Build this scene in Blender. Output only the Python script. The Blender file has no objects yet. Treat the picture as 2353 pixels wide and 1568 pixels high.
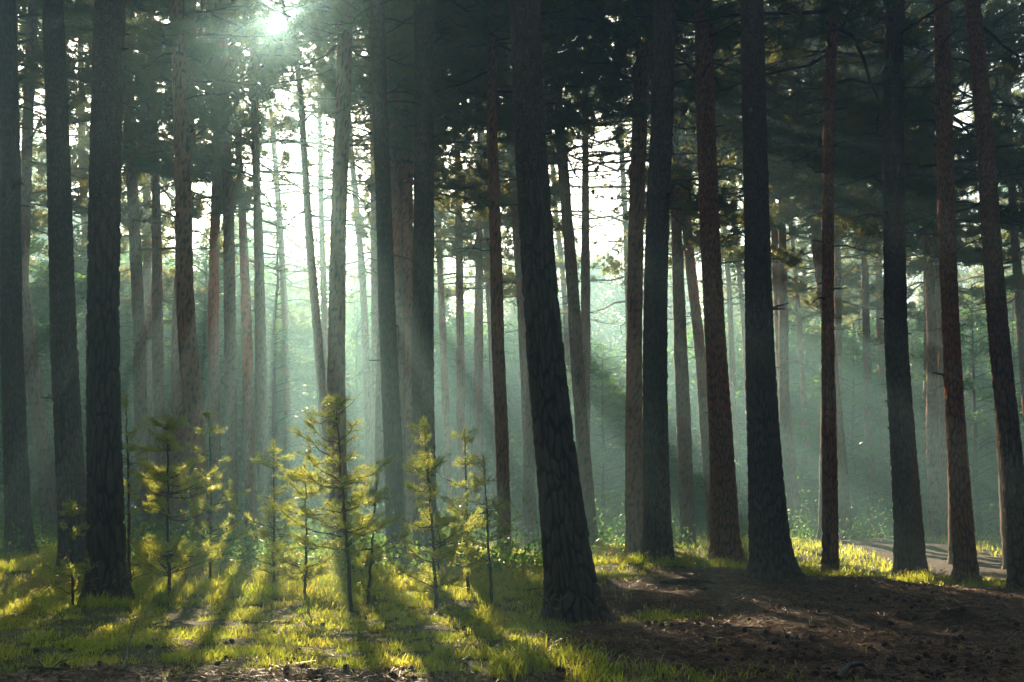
import bpy, math
import numpy as np
rng = np.random.default_rng(11)
SC = bpy.context.scene
COL = SC.collection
K = 1024 / 2353.0            # measurements below were read on a 2353 px wide view of the photograph
F = 1138.0                   # focal length in pixels of a 1024 px wide frame (40 mm on 36 mm)
PITCH = math.radians(8.0)
CAM = np.array([0.0, 0.0, 1.3])
cp, sp = math.cos(PITCH), math.sin(PITCH)


def ray(dx, dy):
    a = (np.asarray(dx, float) * K - 512) / F
    b = (341 - np.asarray(dy, float) * K) / F
    return np.stack([a, cp - b * sp, sp + b * cp], -1)


def at(dx, dy, depth):       # the point of that line of sight at the given distance ahead
    r = ray(dx, dy)
    return CAM + r * (depth / r[..., 1:2])


def proj(p):                 # world -> measured view coordinates
    q = p - CAM
    fw = q[..., 1] * cp + q[..., 2] * sp
    up = -q[..., 1] * sp + q[..., 2] * cp
    fw = np.maximum(fw, 0.01)
    return (q[..., 0] / fw * F + 512) / K, (341 - up / fw * F) / K


SUN = ray(650, 30)
SUN = SUN / np.linalg.norm(SUN)
E1 = np.cross(SUN, [0, 0, 1.0]); E1 /= np.linalg.norm(E1)     # points right
E2 = np.cross(E1, SUN)                                         # points up


# ---------------------------------------------------------------- small tools
def smooth(a, b, x):
    t = np.clip((x - a) / (b - a), 0, 1)
    return t * t * (3 - 2 * t)


def hash2(i, j, s=0):
    i = np.asarray(i).astype(np.int64); j = np.asarray(j).astype(np.int64)
    h = (i * 374761393 + j * 668265263 + int(s) * 2246822519) & 0xFFFFFFFF
    h = ((h ^ (h >> 13)) * 1274126177) & 0xFFFFFFFF
    h = ((h ^ (h >> 16)) * 2654435761) & 0xFFFFFFFF
    return ((h ^ (h >> 15)) & 0xFFFFFF) / float(0xFFFFFF)


def vnoise(x, y, s=0):
    xi = np.floor(x); yi = np.floor(y)
    fx = x - xi; fy = y - yi
    fx = fx * fx * (3 - 2 * fx); fy = fy * fy * (3 - 2 * fy)
    a = hash2(xi, yi, s); b = hash2(xi + 1, yi, s); c = hash2(xi, yi + 1, s); d = hash2(xi + 1, yi + 1, s)
    return (a * (1 - fx) + b * fx) * (1 - fy) + (c * (1 - fx) + d * fx) * fy


def fbm(x, y, s=0, o=3):
    v = 0; amp = 0.5; t = 0
    for k in range(o):
        v = v + amp * vnoise(x * 2 ** k, y * 2 ** k, s + k); t += amp; amp *= 0.5
    return v / t


def unit(v):
    return v / np.maximum(np.linalg.norm(v, axis=-1, keepdims=True), 1e-9)


def mesh_from(name, V, faces, mats, mat_idx=None, attrs=None, smooth_shade=True):
    """faces: list of (m,k) int arrays; mat_idx: list of ints or arrays, one for each face array"""
    me = bpy.data.meshes.new(name)
    V = np.ascontiguousarray(V, np.float32)
    me.vertices.add(len(V)); me.vertices.foreach_set('co', V.ravel())
    faces = [np.asarray(f, np.int32) for f in faces]
    nl = sum(f.size for f in faces); nf = sum(len(f) for f in faces)
    me.loops.add(nl)
    me.loops.foreach_set('vertex_index', np.concatenate([f.ravel() for f in faces]))
    tot = np.concatenate([np.full(len(f), f.shape[1], np.int32) for f in faces])
    start = np.concatenate([[0], np.cumsum(tot)[:-1]]).astype(np.int32)
    me.polygons.add(nf)
    me.polygons.foreach_set('loop_start', start)
    if mat_idx is not None:
        me.polygons.foreach_set('material_index', np.concatenate([np.broadcast_to(np.asarray(m, np.int32), (len(f),)) for m, f in zip(mat_idx, faces)]))
    me.polygons.foreach_set('use_smooth', np.full(nf, smooth_shade, bool))
    for m in mats:
        me.materials.append(m)
    for an, av in (attrs or {}).items():
        a = me.attributes.new(an, 'FLOAT', 'POINT'); a.data.foreach_set('value', np.asarray(av, np.float32))
    me.update(); me.validate()
    return me


def link(name, me, parent=None, loc=None):
    o = bpy.data.objects.new(name, me); COL.objects.link(o)
    if parent is not None:
        o.parent = parent
    if loc is not None:
        o.location = loc
    return o


def empty(name, loc):
    o = bpy.data.objects.new(name, None); COL.objects.link(o); o.location = loc; o.empty_display_size = 0.3
    return o


def tag(o, label=None, cat=None, group=None, kind=None):
    if label: o['label'] = label
    if cat: o['category'] = cat
    if group: o['group'] = group
    if kind: o['kind'] = kind
    return o


class Geo:
    """collects tubes (material 0) and leaf faces (material 1) of one plant"""
    def __init__(s):
        s.V = []; s.Q = []; s.T = []; s.qm = []; s.tm = []; s.n = 0

    def tube(s, P, R, k=4, m=0):
        P = np.asarray(P, float); R = np.asarray(R, float); n = len(P)
        d = unit(np.gradient(P, axis=0))
        ref = np.array([0.31, 0.17, 0.93]) if abs(d[0][2]) < 0.8 else np.array([1.0, 0.2, 0.1])
        a = unit(np.cross(d, ref)); b = np.cross(d, a)
        th = np.arange(k) * 2 * math.pi / k
        V = P[:, None] + R[:, None, None] * (a[:, None] * np.cos(th)[None, :, None] + b[:, None] * np.sin(th)[None, :, None])
        i = np.arange(n - 1)[:, None] * k; j = np.arange(k)[None]; j2 = (j + 1) % k
        q = np.stack([i + j, i + j2, i + k + j2, i + k + j], -1).reshape(-1, 4) + s.n
        s.V.append(V.reshape(-1, 3)); s.Q.append(q); s.qm.append(np.full(len(q), m)); s.n += n * k

    def tris(s, A, B, C, m=1):
        n = len(A)
        if n == 0: return
        s.V.append(np.stack([A, B, C], 1).reshape(-1, 3))
        s.T.append(np.arange(n * 3).reshape(-1, 3) + s.n); s.tm.append(np.full(n, m)); s.n += n * 3

    def quads(s, A, B, C, D, m=1):
        n = len(A)
        if n == 0: return
        s.V.append(np.stack([A, B, C, D], 1).reshape(-1, 3))
        s.Q.append(np.arange(n * 4).reshape(-1, 4) + s.n); s.qm.append(np.full(n, m)); s.n += n * 4

    def mesh(s, name, mats, origin=(0, 0, 0), smooth_shade=False):
        V = np.concatenate(s.V) - np.asarray(origin)
        f = []; mi = []
        if s.Q: f.append(np.concatenate(s.Q)); mi.append(np.concatenate(s.qm))
        if s.T: f.append(np.concatenate(s.T)); mi.append(np.concatenate(s.tm))
        return mesh_from(name, V, f, mats, mi, None, smooth_shade)


# ---------------------------------------------------------------- materials
def new_mat(name):
    m = bpy.data.materials.new(name); m.use_nodes = True
    nt = m.node_tree; nt.nodes.clear()
    out = nt.nodes.new('ShaderNodeOutputMaterial')
    return m, nt, out


def N(nt, typ, **kw):
    n = nt.nodes.new(typ)
    for k, v in kw.items():
        if k in n.inputs.keys(): n.inputs[k].default_value = v
        else: setattr(n, k, v)
    return n


def noise(nt, scale, detail=3.0, rough=0.55, vec=None):
    n = nt.nodes.new('ShaderNodeTexNoise'); n.inputs['Scale'].default_value = scale; n.inputs['Detail'].default_value = detail; n.inputs['Roughness'].default_value = rough
    if vec is not None: nt.links.new(vec, n.inputs['Vector'])
    return n


def ramp(nt, src, stops):
    r = nt.nodes.new('ShaderNodeValToRGB'); e = r.color_ramp.elements
    while len(e) < len(stops): e.new(0.5)
    for el, (p, c) in zip(e, stops):
        el.position = p; el.color = (*c, 1) if len(c) == 3 else c
    nt.links.new(src, r.inputs[0]); return r


def mixc(nt, fac, a, b, typ='MIX'):
    m = nt.nodes.new('ShaderNodeMix'); m.data_type = 'RGBA'; m.blend_type = typ
    L = nt.links
    for sock, v in ((m.inputs[0], fac), (m.inputs[6], a), (m.inputs[7], b)):
        if isinstance(v, bpy.types.NodeSocket): L.new(v, sock)
        elif isinstance(v, (int, float)): sock.default_value = v
        else: sock.default_value = (*v, 1)
    return m.outputs[2]


def maprange(nt, src, a, b, c=0.0, d=1.0):
    m = nt.nodes.new('ShaderNodeMapRange'); nt.links.new(src, m.inputs[0])
    for i, v in zip((1, 2, 3, 4), (a, b, c, d)): m.inputs[i].default_value = v
    return m.outputs[0]


def leaf_mat(name, c1, c2, t1, t2, mix=0.45, scale=1.2, rough=0.5, spec=0.3):
    m, nt, out = new_mat(name); L = nt.links
    geo = nt.nodes.new('ShaderNodeNewGeometry')
    nz = noise(nt, scale, 4.0, 0.65, geo.outputs['Position'])
    fac = maprange(nt, nz.outputs[0], 0.35, 0.65)
    p = N(nt, 'ShaderNodeBsdfPrincipled', Roughness=rough); p.inputs['Specular IOR Level'].default_value = spec
    L.new(mixc(nt, fac, c1, c2), p.inputs['Base Color'])
    t = nt.nodes.new('ShaderNodeBsdfTranslucent'); L.new(mixc(nt, fac, t1, t2), t.inputs[0])
    s = nt.nodes.new('ShaderNodeMixShader'); s.inputs[0].default_value = mix
    L.new(p.outputs[0], s.inputs[1]); L.new(t.outputs[0], s.inputs[2]); L.new(s.outputs[0], out.inputs[0])
    return m


def bark_mat(name, low, up, z0, z1, moss=0.0):
    m, nt, out = new_mat(name); L = nt.links
    geo = nt.nodes.new('ShaderNodeNewGeometry'); pos = geo.outputs['Position']
    sep = nt.nodes.new('ShaderNodeSeparateXYZ'); L.new(pos, sep.inputs[0])
    nz = noise(nt, 0.9, 3, 0.6, pos)
    add = nt.nodes.new('ShaderNodeMath'); add.operation = 'MULTIPLY_ADD'; L.new(nz.outputs[0], add.inputs[0]); add.inputs[1].default_value = 3.0; L.new(sep.outputs[2], add.inputs[2])
    hf = maprange(nt, add.outputs[0], z0 + 1.2, z1 + 1.2)
    base = mixc(nt, hf, low, up)
    n2 = noise(nt, 9, 6, 0.75, pos)
    r2 = ramp(nt, n2.outputs[0], [(0.3, (0.55, 0.5, 0.5)), (0.5, (1, 1, 1)), (0.72, (1.55, 1.5, 1.45))])
    col = mixc(nt, 1.0, base, r2.outputs[0], 'MULTIPLY')
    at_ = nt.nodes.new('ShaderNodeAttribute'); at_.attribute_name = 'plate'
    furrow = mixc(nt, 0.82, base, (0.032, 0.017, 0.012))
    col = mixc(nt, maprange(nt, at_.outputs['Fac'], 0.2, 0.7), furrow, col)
    # patchy grey-blue lichen and green algae, stains with a shape of their own
    n3 = noise(nt, 3.2, 5, 0.7, pos)
    col = mixc(nt, maprange(nt, n3.outputs[0], 0.58, 0.74, 0, 0.4), col, (0.10, 0.102, 0.11))
    if moss > 0:
        n4 = noise(nt, 1.3, 5, 0.6, pos)
        col = mixc(nt, maprange(nt, n4.outputs[0], 0.42, 0.66, 0, moss), col, (0.045, 0.065, 0.02))
    p = N(nt, 'ShaderNodeBsdfPrincipled', Roughness=0.85); p.inputs['Specular IOR Level'].default_value = 0.25
    L.new(col, p.inputs['Base Color'])
    mp = nt.nodes.new('ShaderNodeMapping'); mp.inputs['Scale'].default_value = (1, 1, 0.45); L.new(pos, mp.inputs[0])
    n5 = noise(nt, 60, 5, 0.7, mp.outputs[0])
    b = N(nt, 'ShaderNodeBump', Strength=0.6, Distance=0.012); L.new(n5.outputs[0], b.inputs['Height']); L.new(b.outputs[0], p.inputs['Normal'])
    L.new(p.outputs[0], out.inputs[0])
    return m


def plain_mat(name, c1, c2, scale=8, rough=0.8, spec=0.3, bump=0.3, dist=0.01):
    m, nt, out = new_mat(name); L = nt.links
    geo = nt.nodes.new('ShaderNodeNewGeometry')
    nz = noise(nt, scale, 5, 0.65, geo.outputs['Position'])
    p = N(nt, 'ShaderNodeBsdfPrincipled', Roughness=rough); p.inputs['Specular IOR Level'].default_value = spec
    L.new(mixc(nt, maprange(nt, nz.outputs[0], 0.3, 0.7), c1, c2), p.inputs['Base Color'])
    b = N(nt, 'ShaderNodeBump', Strength=bump, Distance=dist); L.new(nz.outputs[0], b.inputs['Height']); L.new(b.outputs[0], p.inputs['Normal'])
    L.new(p.outputs[0], out.inputs[0])
    return m


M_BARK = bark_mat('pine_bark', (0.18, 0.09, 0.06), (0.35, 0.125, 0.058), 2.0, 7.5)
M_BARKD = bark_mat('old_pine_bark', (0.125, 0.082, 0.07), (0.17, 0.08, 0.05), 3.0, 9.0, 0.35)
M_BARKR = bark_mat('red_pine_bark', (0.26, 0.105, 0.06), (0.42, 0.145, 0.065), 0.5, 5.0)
M_TWIG = plain_mat('twig_bark', (0.05, 0.035, 0.028), (0.11, 0.07, 0.05), 6, 0.85)
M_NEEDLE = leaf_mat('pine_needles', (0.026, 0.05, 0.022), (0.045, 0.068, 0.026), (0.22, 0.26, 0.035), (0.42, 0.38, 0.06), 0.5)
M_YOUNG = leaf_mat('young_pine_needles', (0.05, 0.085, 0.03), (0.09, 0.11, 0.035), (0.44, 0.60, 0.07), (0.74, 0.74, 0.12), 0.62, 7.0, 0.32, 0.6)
M_BEECH = leaf_mat('beech_leaves', (0.04, 0.12, 0.03), (0.08, 0.15, 0.035), (0.10, 0.32, 0.04), (0.25, 0.40, 0.04), 0.5, 0.9, 0.5, 0.3)
M_GRASS = leaf_mat('grass_blades', (0.032, 0.055, 0.016), (0.055, 0.072, 0.022), (0.46, 0.64, 0.04), (0.78, 0.74, 0.10), 0.66, 2.6, 0.32, 0.6)
M_DRY = leaf_mat('dry_grass', (0.20, 0.15, 0.08), (0.28, 0.20, 0.10), (0.40, 0.28, 0.12), (0.45, 0.33, 0.15), 0.45, 5.0)
M_LITTER = leaf_mat('needle_litter', (0.15, 0.068, 0.035), (0.26, 0.13, 0.065), (0.10, 0.05, 0.02), (0.16, 0.08, 0.03), 0.15, 8.0, 0.5, 0.35)
M_LEAF = leaf_mat('fallen_leaves', (0.22, 0.12, 0.03), (0.26, 0.10, 0.025), (0.4, 0.25, 0.05), (0.45, 0.18, 0.03), 0.3, 3.0)
M_CONE = plain_mat('pine_cone_scales', (0.035, 0.022, 0.016), (0.09, 0.055, 0.035), 60, 0.7)
M_STICK = plain_mat('weathered_wood', (0.07, 0.055, 0.045), (0.17, 0.14, 0.12), 20, 0.8)

# ---------------------------------------------------------------- the pines: points (x, y, width) down each trunk as seen in the photograph
# D = thickness at the reference height, based = the foot is in view
PINES = [
 dict(p=[(15,0,40),(22,784,52),(34,1040,54),(48,1282,60)], D=.42, base=1, m='D', cz=12, label='dark pine trunk cut by the left edge of the picture'),
 dict(p=[(38,560,28),(63,784,32),(90,1010,35)], D=.36, m='N', cz=11, label='pine trunk leaning hard left, right behind the one at the left picture edge'),
 dict(p=[(75,0,24),(66,300,25),(60,500,26),(56,600,26)], D=.31, m='N', cz=10.5, label='slim straight pine showing between the two leftmost dark trunks'),
 dict(p=[(120,0,50),(130,392,56),(142,784,60),(158,1040,62),(172,1300,66)], D=.44, base=1, m='D', cz=12, label='thick dark pine just left of the black furrowed foreground pine'),
 dict(p=[(258,0,72),(250,300,74),(238,784,75),(237,1034,78),(240,1250,84),(241,1393,90)], D=.44, base=1, m='D', cz=12.5, furrow=1, label='big near-black pine with deeply furrowed bark on the left of the foreground'),
 dict(p=[(187,370,18),(196,500,18),(203,640,18),(208,784,18)], D=.27, m='R', cz=9.5, label='thin pale pine far back in the gap beside the near-black pine'),
 dict(p=[(294,30,22),(300,300,25),(308,500,27),(319,784,28),(322,1000,29)], D=.33, m='N', cz=10.5, label='grey pine rising directly right of the near-black foreground pine'),
 dict(p=[(320,60,16),(330,200,17),(337,400,17),(340,784,19),(350,984,20)], D=.28, m='R', cz=9.0, label='slimmer pine on the left of a hazy close-set pair'),
 dict(p=[(346,50,15),(352,250,16),(362,500,20),(364,784,26),(368,1000,26)], D=.31, m='N', cz=9.6, label='thicker pine on the right of a hazy close-set pair'),
 dict(p=[(404,0,34),(413,250,35),(421,450,38),(424,650,39),(434,784,41),(446,934,45),(462,1134,45),(471,1262,48)], D=.39, base=1, m='R', cz=11.5, label='stout reddish pine curving left, behind the bushiest young pine'),
 dict(p=[(441,0,22),(438,200,23),(425,450,25),(408,700,28),(409,934,29)], D=.33, m='R', cz=10, label='pine crossing behind the stout reddish curving pine'),
 dict(p=[(502,0,12),(498,200,16),(496,400,22),(491,600,23),(492,784,26),(496,984,27)], D=.32, m='N', cz=10, label='gold-rimmed pine that narrows and slips behind its straight neighbour'),
 dict(p=[(513,0,20),(519,250,22),(526,500,24),(528,784,28),(529,984,28)], D=.33, m='N', cz=10.5, label='straight dark pine in front of the narrowing gold-rimmed one'),
 dict(p=[(533,60,10),(536,140,11),(545,280,14),(553,400,17),(563,600,19),(569,784,25),(571,960,25)], D=.31, m='R', cz=8.8, label='wavy slender pine with bare twigs, between two straight dark pines'),
 dict(p=[(577,0,16),(590,400,18),(597,600,22),(600,784,26),(603,1000,27)], D=.31, m='N', cz=10, label='dark pine that bounds the bright misty beam on its left'),
 dict(p=[(606,80,9),(614,175,10),(628,300,12),(643,500,14),(657,784,15),(660,980,16)], D=.25, m='R', cz=8.8, label='very thin pale pine standing inside the left of the bright beam'),
 dict(p=[(645,0,10),(658,55,10),(680,125,13),(693,250,15),(702,400,16),(716,600,19),(732,784,20),(745,1000,22)], D=.27, m='N', cz=10.5, label='slender leaning pine whose top reaches the sun'),
 dict(p=[(734,150,9),(735,275,10),(738,500,14),(746,784,15),(750,980,16)], D=.25, m='R', cz=8.8, label='faint thin pine in the mist behind the slender leaning one'),
 dict(p=[(797,0,35),(788,250,36),(776,500,38),(772,784,40),(772,934,42),(774,1274,46)], D=.39, base=1, m='R', cz=11.5, label='rusty pine standing straight behind the tallest sunlit young pine'),
 dict(p=[(806,330,12),(817,450,14),(830,600,15),(840,784,16),(846,980,17)], D=.25, m='R', cz=8.8, g=1),
 dict(p=[(857,300,13),(859,500,14),(862,784,18),(865,980,19)], D=.26, m='R', cz=9, g=1),
 dict(p=[(866,0,38),(874,250,37),(884,500,37),(893,784,40),(904,1034,42),(912,1325,48)], D=.33, base=1, m='D', cz=11, label='dark pine casting a long shadow over the lit grass'),
 dict(p=[(897,0,28),(905,250,29),(910,450,29),(912,650,29),(915,784,29),(918,984,29)], D=.34, m='N', cz=10.5, label='brown pine mostly hidden behind the dark pine with the long shadow'),
 dict(p=[(935,0,32),(936,250,31),(934,500,29),(936,784,28),(940,934,28)], D=.34, m='R', cz=10.5, label='reddish gold-edged pine touching the left side of a broad dark trunk'),
 dict(p=[(973,0,50),(974,250,48),(974,500,48),(973,784,50),(973,934,52),(977,1288,58)], D=.43, base=1, m='D', cz=12, label='broad dark trunk rising behind the bluish young pines'),
 dict(p=[(1003,350,13),(1006,500,14),(1018,784,16),(1026,980,17)], D=.25, m='R', cz=8.8, g=1),
 dict(p=[(1051,300,13),(1054,500,16),(1057,784,19),(1059,934,20)], D=.28, m='R', cz=8.8, g=1),
 dict(p=[(1103,0,16),(1103,250,16),(1112,400,15),(1120,600,15),(1130,784,16),(1138,980,17)], D=.26, m='N', cz=9.2, label='thin bluish pine leaning in behind the orange-edged one'),
 dict(p=[(1132,0,22),(1129,250,24),(1137,500,27),(1144,784,28),(1155,1034,29),(1159,1284,32)], D=.26, base=1, m='R', cz=10, label='thin red pine with glowing orange edges left of the big central trunk'),
 dict(p=[(1150,0,17),(1165,200,20),(1178,400,21),(1192,600,21),(1203,784,22),(1213,1000,23)], D=.30, m='N', cz=9.6, label='misty pine half hidden along the left side of the big central trunk'),
 dict(p=[(1206,0,75),(1214,250,76),(1230,500,82),(1250,784,87),(1275,1034,92),(1297,1234,104),(1318,1430,122)], D=.46, base=1, m='D', cz=13, furrow=1, label='biggest trunk, a bluish furrowed pine leaning left in the middle foreground'),
 dict(p=[(1265,0,16),(1277,150,20),(1290,325,24),(1303,500,25),(1315,650,27),(1323,784,30),(1340,1034,32),(1354,1200,34)], D=.35, m='N', cz=10, label='grey leaning pine parallel to the big central trunk on its right'),
 dict(p=[(1268,350,9),(1274,450,10),(1295,650,12),(1302,784,12),(1310,980,13)], D=.22, m='R', cz=8.5, g=1),
 dict(p=[(1426,280,11),(1432,400,12),(1438,500,12),(1444,784,13)], D=.22, m='R', cz=8.3, g=1),
 dict(p=[(1483,0,32),(1472,250,34),(1462,500,36),(1459,784,37),(1457,1034,40),(1458,1270,42)], D=.38, base=1, m='R', cz=11, label='pale brown pine with a sunlit left edge, left of a mossy dark one'),
 dict(p=[(1526,0,52),(1522,250,52),(1511,500,54),(1507,784,57),(1508,1034,62),(1513,1284,70)], D=.43, base=1, m='D', cz=12, moss=1, label='mossy dark pine standing on the grassy crest'),
 dict(p=[(1545,150,20),(1549,300,22),(1555,500,25),(1563,784,30),(1571,984,32),(1575,1100,32)], D=.36, m='N', cz=10, label='hazy upright pine close behind the mossy dark one'),
 dict(p=[(1548,60,15),(1553,150,17),(1561,250,20),(1571,400,24),(1577,500,24),(1592,650,25),(1608,784,25),(1622,984,26)], D=.32, m='N', cz=9.6, label='steeply leaning dark pine between two upright trunks'),
 dict(p=[(1617,0,42),(1623,250,44),(1631,500,46),(1645,784,50),(1658,1034,58),(1666,1284,66)], D=.41, base=1, m='R', cz=11.5, label='brown pine with sunny grass at its foot, on the crest'),
 dict(p=[(1660,430,11),(1668,560,12),(1675,640,12),(1680,784,13),(1685,980,14)], D=.23, m='R', cz=8.6, g=1),
 dict(p=[(1687,450,12),(1697,600,12),(1706,700,12),(1712,784,13),(1720,980,14)], D=.23, m='R', cz=8.4, g=1),
 dict(p=[(1729,0,56),(1735,250,60),(1742,500,62),(1748,784,68),(1757,1034,76),(1770,1334,98)], D=.46, base=1, m='D', cz=12.5, label='thick grey-scaled pine with flared roots at the end of the crest'),
 dict(p=[(1762,250,13),(1777,500,15),(1790,784,20),(1811,984,24),(1826,1134,27)], D=.30, m='N', cz=9.5, label='leaning grey pine in the mist behind the flared-root pine'),
 dict(p=[(1820,520,10),(1830,640,11),(1838,784,12)], D=.21, m='R', cz=8.2, g=1),
 dict(p=[(1842,430,10),(1848,600,11),(1854,784,13),(1870,1034,17),(1874,1120,17)], D=.26, m='R', cz=8.6, g=1),
 dict(p=[(1857,150,18),(1868,300,22),(1880,600,23),(1906,784,24),(1926,1000,26),(1938,1160,28)], D=.33, m='N', cz=10, label='violet-grey leaning pine passing behind a thin brown upright one'),
 dict(p=[(1925,0,26),(1915,100,25),(1905,250,24),(1901,500,26),(1899,784,30),(1903,1034,35),(1907,1330,38)], D=.24, base=1, m='R', cz=9.5, label='thin brown pine bowing right at its top, beside the path'),
 dict(p=[(1921,430,14),(1924,600,16),(1924,784,17),(1926,960,18)], D=.27, m='R', cz=8.6, g=1),
 dict(p=[(1977,150,12),(1968,300,14),(1983,500,14),(1987,650,16),(1990,784,18),(1999,984,21),(2006,1150,23)], D=.29, m='N', cz=8.2, label='crooked misty pine with twisting upper branches'),
 dict(p=[(2027,0,13),(2024,150,14),(2020,350,15),(2016,500,15),(2021,784,16),(2032,984,20),(2039,1150,23)], D=.28, m='R', cz=9, label='straight misty pine with one glowing edge, left of a dark trunk by the path'),
 dict(p=[(2058,0,44),(2055,250,48),(2058,500,49),(2062,784,53),(2077,1034,60),(2092,1332,72)], D=.42, base=1, m='D', cz=11.5, moss=1, label='dark pine with long bright grass tufts at its foot'),
 dict(p=[(2112,150,13),(2117,250,15),(2125,400,20),(2135,600,21),(2142,784,23),(2140,984,27),(2144,1150,28)], D=.32, m='R', cz=8.8, label='pale pine on the verge where the path bends'),
 dict(p=[(2146,500,16),(2153,650,18),(2162,784,19),(2171,984,20),(2175,1120,20)], D=.28, m='R', cz=8.8, label='pale thinner pine right beside the one on the verge'),
 dict(p=[(2165,0,34),(2173,250,38),(2180,500,39),(2190,784,41),(2201,1034,46),(2218,1348,52)], D=.31, base=1, m='R', cz=10.5, label='straight red-brown pine with its foot at the edge of the path'),
 dict(p=[(2229,0,36),(2255,250,38),(2274,500,41),(2300,784,47),(2330,1034,50),(2354,1354,56)], D=.34, base=1, m='N', cz=10, label='dark slanting pine whose foot meets the right picture edge'),
 dict(p=[(2290,700,13),(2305,950,14),(2312,1100,15)], D=.25, m='R', cz=8.6, g=1),
]
# pines further in whose stems are covered by nearer trunks; their crowns fill the space between
for (x, lean, dep, cz, lab) in (
 (1225, -8, 31, 8.6, 'dark crown spreading above the mist behind the biggest trunk'),
 (1345, 0, 36, 12.5, 'dark pine crown at the top, above the open sky right of the biggest trunk'),
 (1512, 6, 28, 9.0, 'dense pine crown directly behind the mossy dark pine'),
 (1640, 5, 33, 8.2, 'dense pine crown behind the brown pine with sunny grass at its foot'),
 (1745, 8, 29, 9.4, 'dark pine crown right behind the thick grey-scaled pine'),
 (1800, 5, 38, 9.0, 'needled crown hanging over the leaning grey pine'),
 (1900, -4, 34, 9.6, 'pine crown behind the thin brown bowing pine'),
 (2066, 6, 30, 8.0, 'low-hanging dark crown behind the pine with the long grass tufts'),
 (2185, 8, 27, 8.2, 'black-green crown right behind the red-brown pine by the path'),
 (2290, 20, 25, 7.2, 'black pine crown filling the top right corner'),
 (2350, 20, 34, 6.8, 'drooping dark crown at the right picture edge'),
 (2130, 0, 42, 8.6, 'dim crown in the gap above the bend of the path'),
 (880, -4, 30, 10.5, 'dark crown between the rusty pine and the pine with the long shadow'),
 (975, 0, 33, 9.8, 'dark crown right behind the broad dark trunk'),
 (420, 0, 34, 12.0, 'crown high behind the stout reddish pine'),
 (250, 4, 36, 11.0, 'crown high behind the near-black furrowed pine'),
 (1100, -2, 40, 8.8, 'dark crown above the mist left of the thin orange-edged pine'),
 (135, 0, 40, 9.5, 'gold-lit crown between the thick dark pine and the near-black one'),
):
    w = .31 * F / dep / K
    PINES.append(dict(p=[(x - lean * 1.5, 250, w * .62), (x - lean, 450, w * .75), (x, 784, w), (x + lean, 1060, w * 1.08)], D=.31, m='N', cz=cz, label=lab, rightc=1))
for t in PINES:
    P = np.array(t['p'], float)
    i = int(np.argmin(abs(P[:, 1] - 784)))
    if P[0, 0] < 620 and not t.get('base') and t['D'] < .32: t['cz'] -= 1.0
    t['depth'] = F * t['D'] / (P[i, 2] * K)
    t['P'] = P

# ---------------------------------------------------------------- the ground: through every foot that is in view
anchor = []
for t in PINES:
    if t.get('base'):
        b = at(t['P'][-1, 0], t['P'][-1, 1], t['depth']); anchor.append((b[0], b[1], b[2]))
for x in range(-12, 13, 3):
    anchor += [(x, 6, -.02), (x, 9, -.03 if x < 3 else -.08)]
anchor += [(-14, 16, .1), (-14, 24, .3), (-9, 26, .32), (-5, 27, .3), (-1, 28, .1), (-8, 12, .02), (-4, 11.5, 0), (-4.5, 15.5, .06), (-1.8, 13.5, 0), (-2.6, 16.5, .05), (-2, 19.5, .1), (0.2, 17, .05), (0.8, 19, .06),
           (2.2, 19.4, .32), (1.4, 17.4, .14), (2.5, 12, .0), (4, 12, -.04), (6, 12, -.1), (2.2, 15.2, .10), (3.4, 18.2, .27), (3.6, 15.5, .08), (5, 17.6, .14), (6, 15.5, -.04), (10.5, 22, -.3), (9.5, 26, -.2), (8, 16.5, -.12),
           (2.5, 24, -.05), (5, 23.5, -.2), (8, 23, -.28), (11, 20, -.22), (3, 26, -.1), (7, 27, -.15), (12, 28, -.1), (6, 31, .12), (10, 33, .1)]
for y in (38, 48, 60, 80, 110, 150):
    for s in (-.6, -.3, 0, .3, .6):
        anchor.append((y * s, y, .25 if s < 0 else .1))
ANCH = np.array(anchor)


def ground(x, y, fine=True):
    x = np.asarray(x, float); y = np.asarray(y, float); sh = x.shape
    x = x.ravel(); y = y.ravel(); out = np.zeros_like(x)
    for a in range(0, len(x), 200000):
        xs = x[a:a + 200000, None]; ys = y[a:a + 200000, None]
        sc = 1 + 0.03 * ys
        d2 = ((xs - ANCH[:, 0]) ** 2 + (ys - ANCH[:, 1]) ** 2) / sc ** 2
        w = 1 / (d2 + 0.25) ** 1.7
        out[a:a + 200000] = (w * ANCH[:, 2]).sum(1) / w.sum(1)
    if fine:
        out = out + (fbm(x * 1.3, y * 1.3, 5) - 0.5) * 0.10 + (fbm(x * 7, y * 7, 9) - 0.5) * 0.035
        for (mx, my, mr, mh) in ((5.05, 13.25, .28, .13), (4.35, 13.3, .2, .08), (2.0, 9.4, .35, .05)):   # small heaps of litter
            out = out + mh * np.exp(-((x - mx) ** 2 + ((y - my) * 1.3) ** 2) / mr ** 2)
    return out.reshape(sh)


def hit(dx, dy):             # where a line of sight meets the ground
    r = ray(dx, dy); t = 12.0
    for _ in range(40):
        p = CAM + r * t
        t += (float(ground(p[0], p[1], False)) - p[2]) / r[2] * 0.6
        t = max(3.0, min(t, 120))
    return CAM + r * t


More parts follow.
